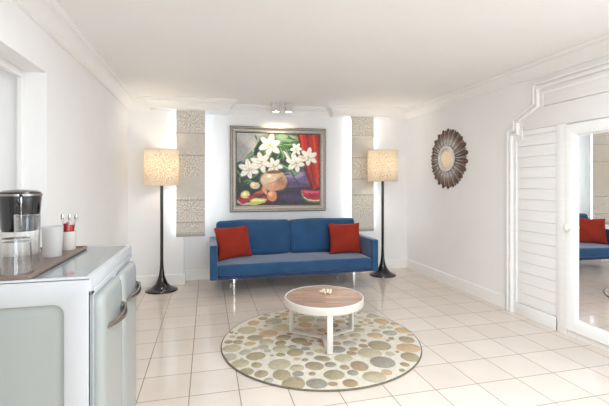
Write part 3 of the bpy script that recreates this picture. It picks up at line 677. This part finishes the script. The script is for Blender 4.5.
# ---------------------------------------------------------------- tray and what stands on it
tr = thing('serving_tray', 'dark wooden serving tray holding glasses and cups on the white cabinet', 'tray', (-.875, 2.09, ZC))
T0 = (-1.085, -.662, 1.715, 2.46)
ty = loops(None, T0[1]-T0[0], T0[3]-T0[2], [(.006, 0, .008), (0, .002, .010), (0, .014, .010), (.002, .016, .010), (.009, .016, .008), (.011, .008, .008), (.016, .007, .008)], lambda u, v, n: Vector((u, v, n)))
o = link('tray_board', ty, M_tray, tr); tr.location = ((T0[0]+T0[1])/2, (T0[2]+T0[3])/2, ZC)
ZB = ZC+.0072
def glass_obj(name, label, cat, x, y, prof, m, group=None, n=56, z=None):
    o = link(name, lathe(None, prof, n), m, sharp=40, loc=(x, y, ZB if z is None else z)); return tag(o, label, cat, group)
def tumbler(r_mouth, r_base, hh, th=.003, foot=.012):
    # standing upside down: mouth on the tray
    return [(r_mouth-th, 0), (r_mouth, 0), (r_base, hh-.004), (r_base-.004, hh), (0, hh), (0, hh-foot), (r_base-th*1.6, hh-foot-.002), (r_mouth-th, 0)][:-1]
g0 = 'upturned glasses on the tray'
glass_obj('tumbler', 'wide upturned clear tumbler at the front edge of the dark tray', 'glass', -.742, 1.790, tumbler(.060, .050, .145), M_glass, g0)
glass_obj('tumbler', 'wide upturned clear tumbler cut by the left edge of the photo', 'glass', -.875, 1.835, tumbler(.060, .050, .145), M_glass, g0)
glass_obj('highball_glass', 'tall clear upturned glass between the tumbler and the frosted cup', 'glass', -.795, 2.03, tumbler(.046, .051, .225), M_glass, g0)
glass_obj('frosted_cup', 'frosted white plastic cup on the tray left of the stirrer pot', 'cup', -.749, 2.19, [(0, .0005), (.040, .0005), (.047, .145), (.0485, .146), (.0485, .149), (.0455, .149), (.038, .004), (0, .004)], M_frost)
M_pot = mat('beige_pot_ceramic', srgb(208, 200, 192), .4)
ck = thing('sachet_pot', 'small white ceramic pot at the tray corner nearest the wall', 'pot', (-.743, 2.40, ZB))
link('pot_body', lathe(None, [(0, 0), (.036, 0), (.0375, .003), (.0375, .100), (.034, .100), (.034, .006), (0, .006)], 40), M_pot, ck)
rd = random.Random(3)
for k, lab in enumerate(('red sugar sachet at the right side of the white pot', 'red sugar sachet at the left side of the white pot', 'red sugar sachet at the front of the white pot')):
    a = 2.1*k+.4; x, y = .012*math.cos(a), .012*math.sin(a); bm = B(None, -.015, .015, -.003, .003, .0, .128+.008*k, .001)
    bm.transform(Matrix.Translation((-.743+x, 2.40+y, ZB+.0075)) @ Matrix.Rotation(.06*math.cos(a), 4, 'Y') @ Matrix.Rotation(a+.5, 4, 'Z'))
    o = link('sugar_sachet', bm, M_sachet); tag(o, lab, 'sachet', 'red sugar sachets in the white pot')
for k, (dx, dy, tx, lab) in enumerate(((-.018, .004, -.08, 'steel teaspoon with dark tip leaning left in the white pot'), (.004, -.016, .03, 'steel teaspoon standing straight up in the white pot'), (.018, .006, .10, 'steel teaspoon leaning right in the white pot'))):
    bm = tube(None, [(0, 0, .0), (0, 0, .09), (0, 0, .162)], [.003, .0032, .0042], 8)
    t = bmesh.new(); bmesh.ops.create_uvsphere(t, u_segments=14, v_segments=10, radius=1)
    for v in t.verts: v.co = Vector((v.co.x*.0085, v.co.y*.004+.002*(v.co.x**2+v.co.z**2), v.co.z*.020+.170))
    me = bpy.data.meshes.new('t'); t.to_mesh(me); t.free(); bm.from_mesh(me); bpy.data.meshes.remove(me)
    bm.transform(Matrix.Translation((-.743+dx, 2.40+dy, ZB+.008)) @ Matrix.Rotation(tx, 4, 'Y'))
    o = link('teaspoon', bm, M_spoon, sharp=60); tag(o, lab, 'spoon', 'teaspoons in the white pot')
# coffee maker at the back of the tray
km = thing('coffee_maker', 'black and white coffee maker with a chrome handle strip behind the glasses', 'coffee maker', (-.935, 2.30, ZB))
link('base', lathe(None, [(0, 0), (.088, 0), (.092, .006), (.090, .10), (.085, .125), (0, .125)], 56), M_ceram, km)
link('body', lathe(None, [(0, .125), (.080, .125), (.086, .14), (.098, .28), (.100, .31), (.096, .318), (0, .318)], 56), M_black, km)
link('lid', lathe(None, [(.0975, .3185), (.099, .322), (.096, .330), (.075, .339), (.02, .344), (0, .344)], 56), M_black, km)
link('rim_band', lathe(None, [(.0995, .309), (.1025, .310), (.1025, .321), (.0995, .322)], 56, close=True), M_steel, km)
R_ = Matrix.Rotation(-1.15, 4, 'Z')
bm = tube(None, [(.086, 0, .315), (.115, 0, .31), (.128, 0, .28), (.124, 0, .20), (.108, 0, .155), (.082, 0, .145)], .009, 12, flat=.012); bm.transform(R_); link('handle', bm, M_black, km, sharp=60)
bm = tube(None, [(.128, 0, .305), (.1375, 0, .28), (.1345, 0, .20), (.12, 0, .16)], .0035, 8); bm.transform(R_); link('handle_strip', bm, M_chrome, km)
km.scale = (.95, .95, .97)
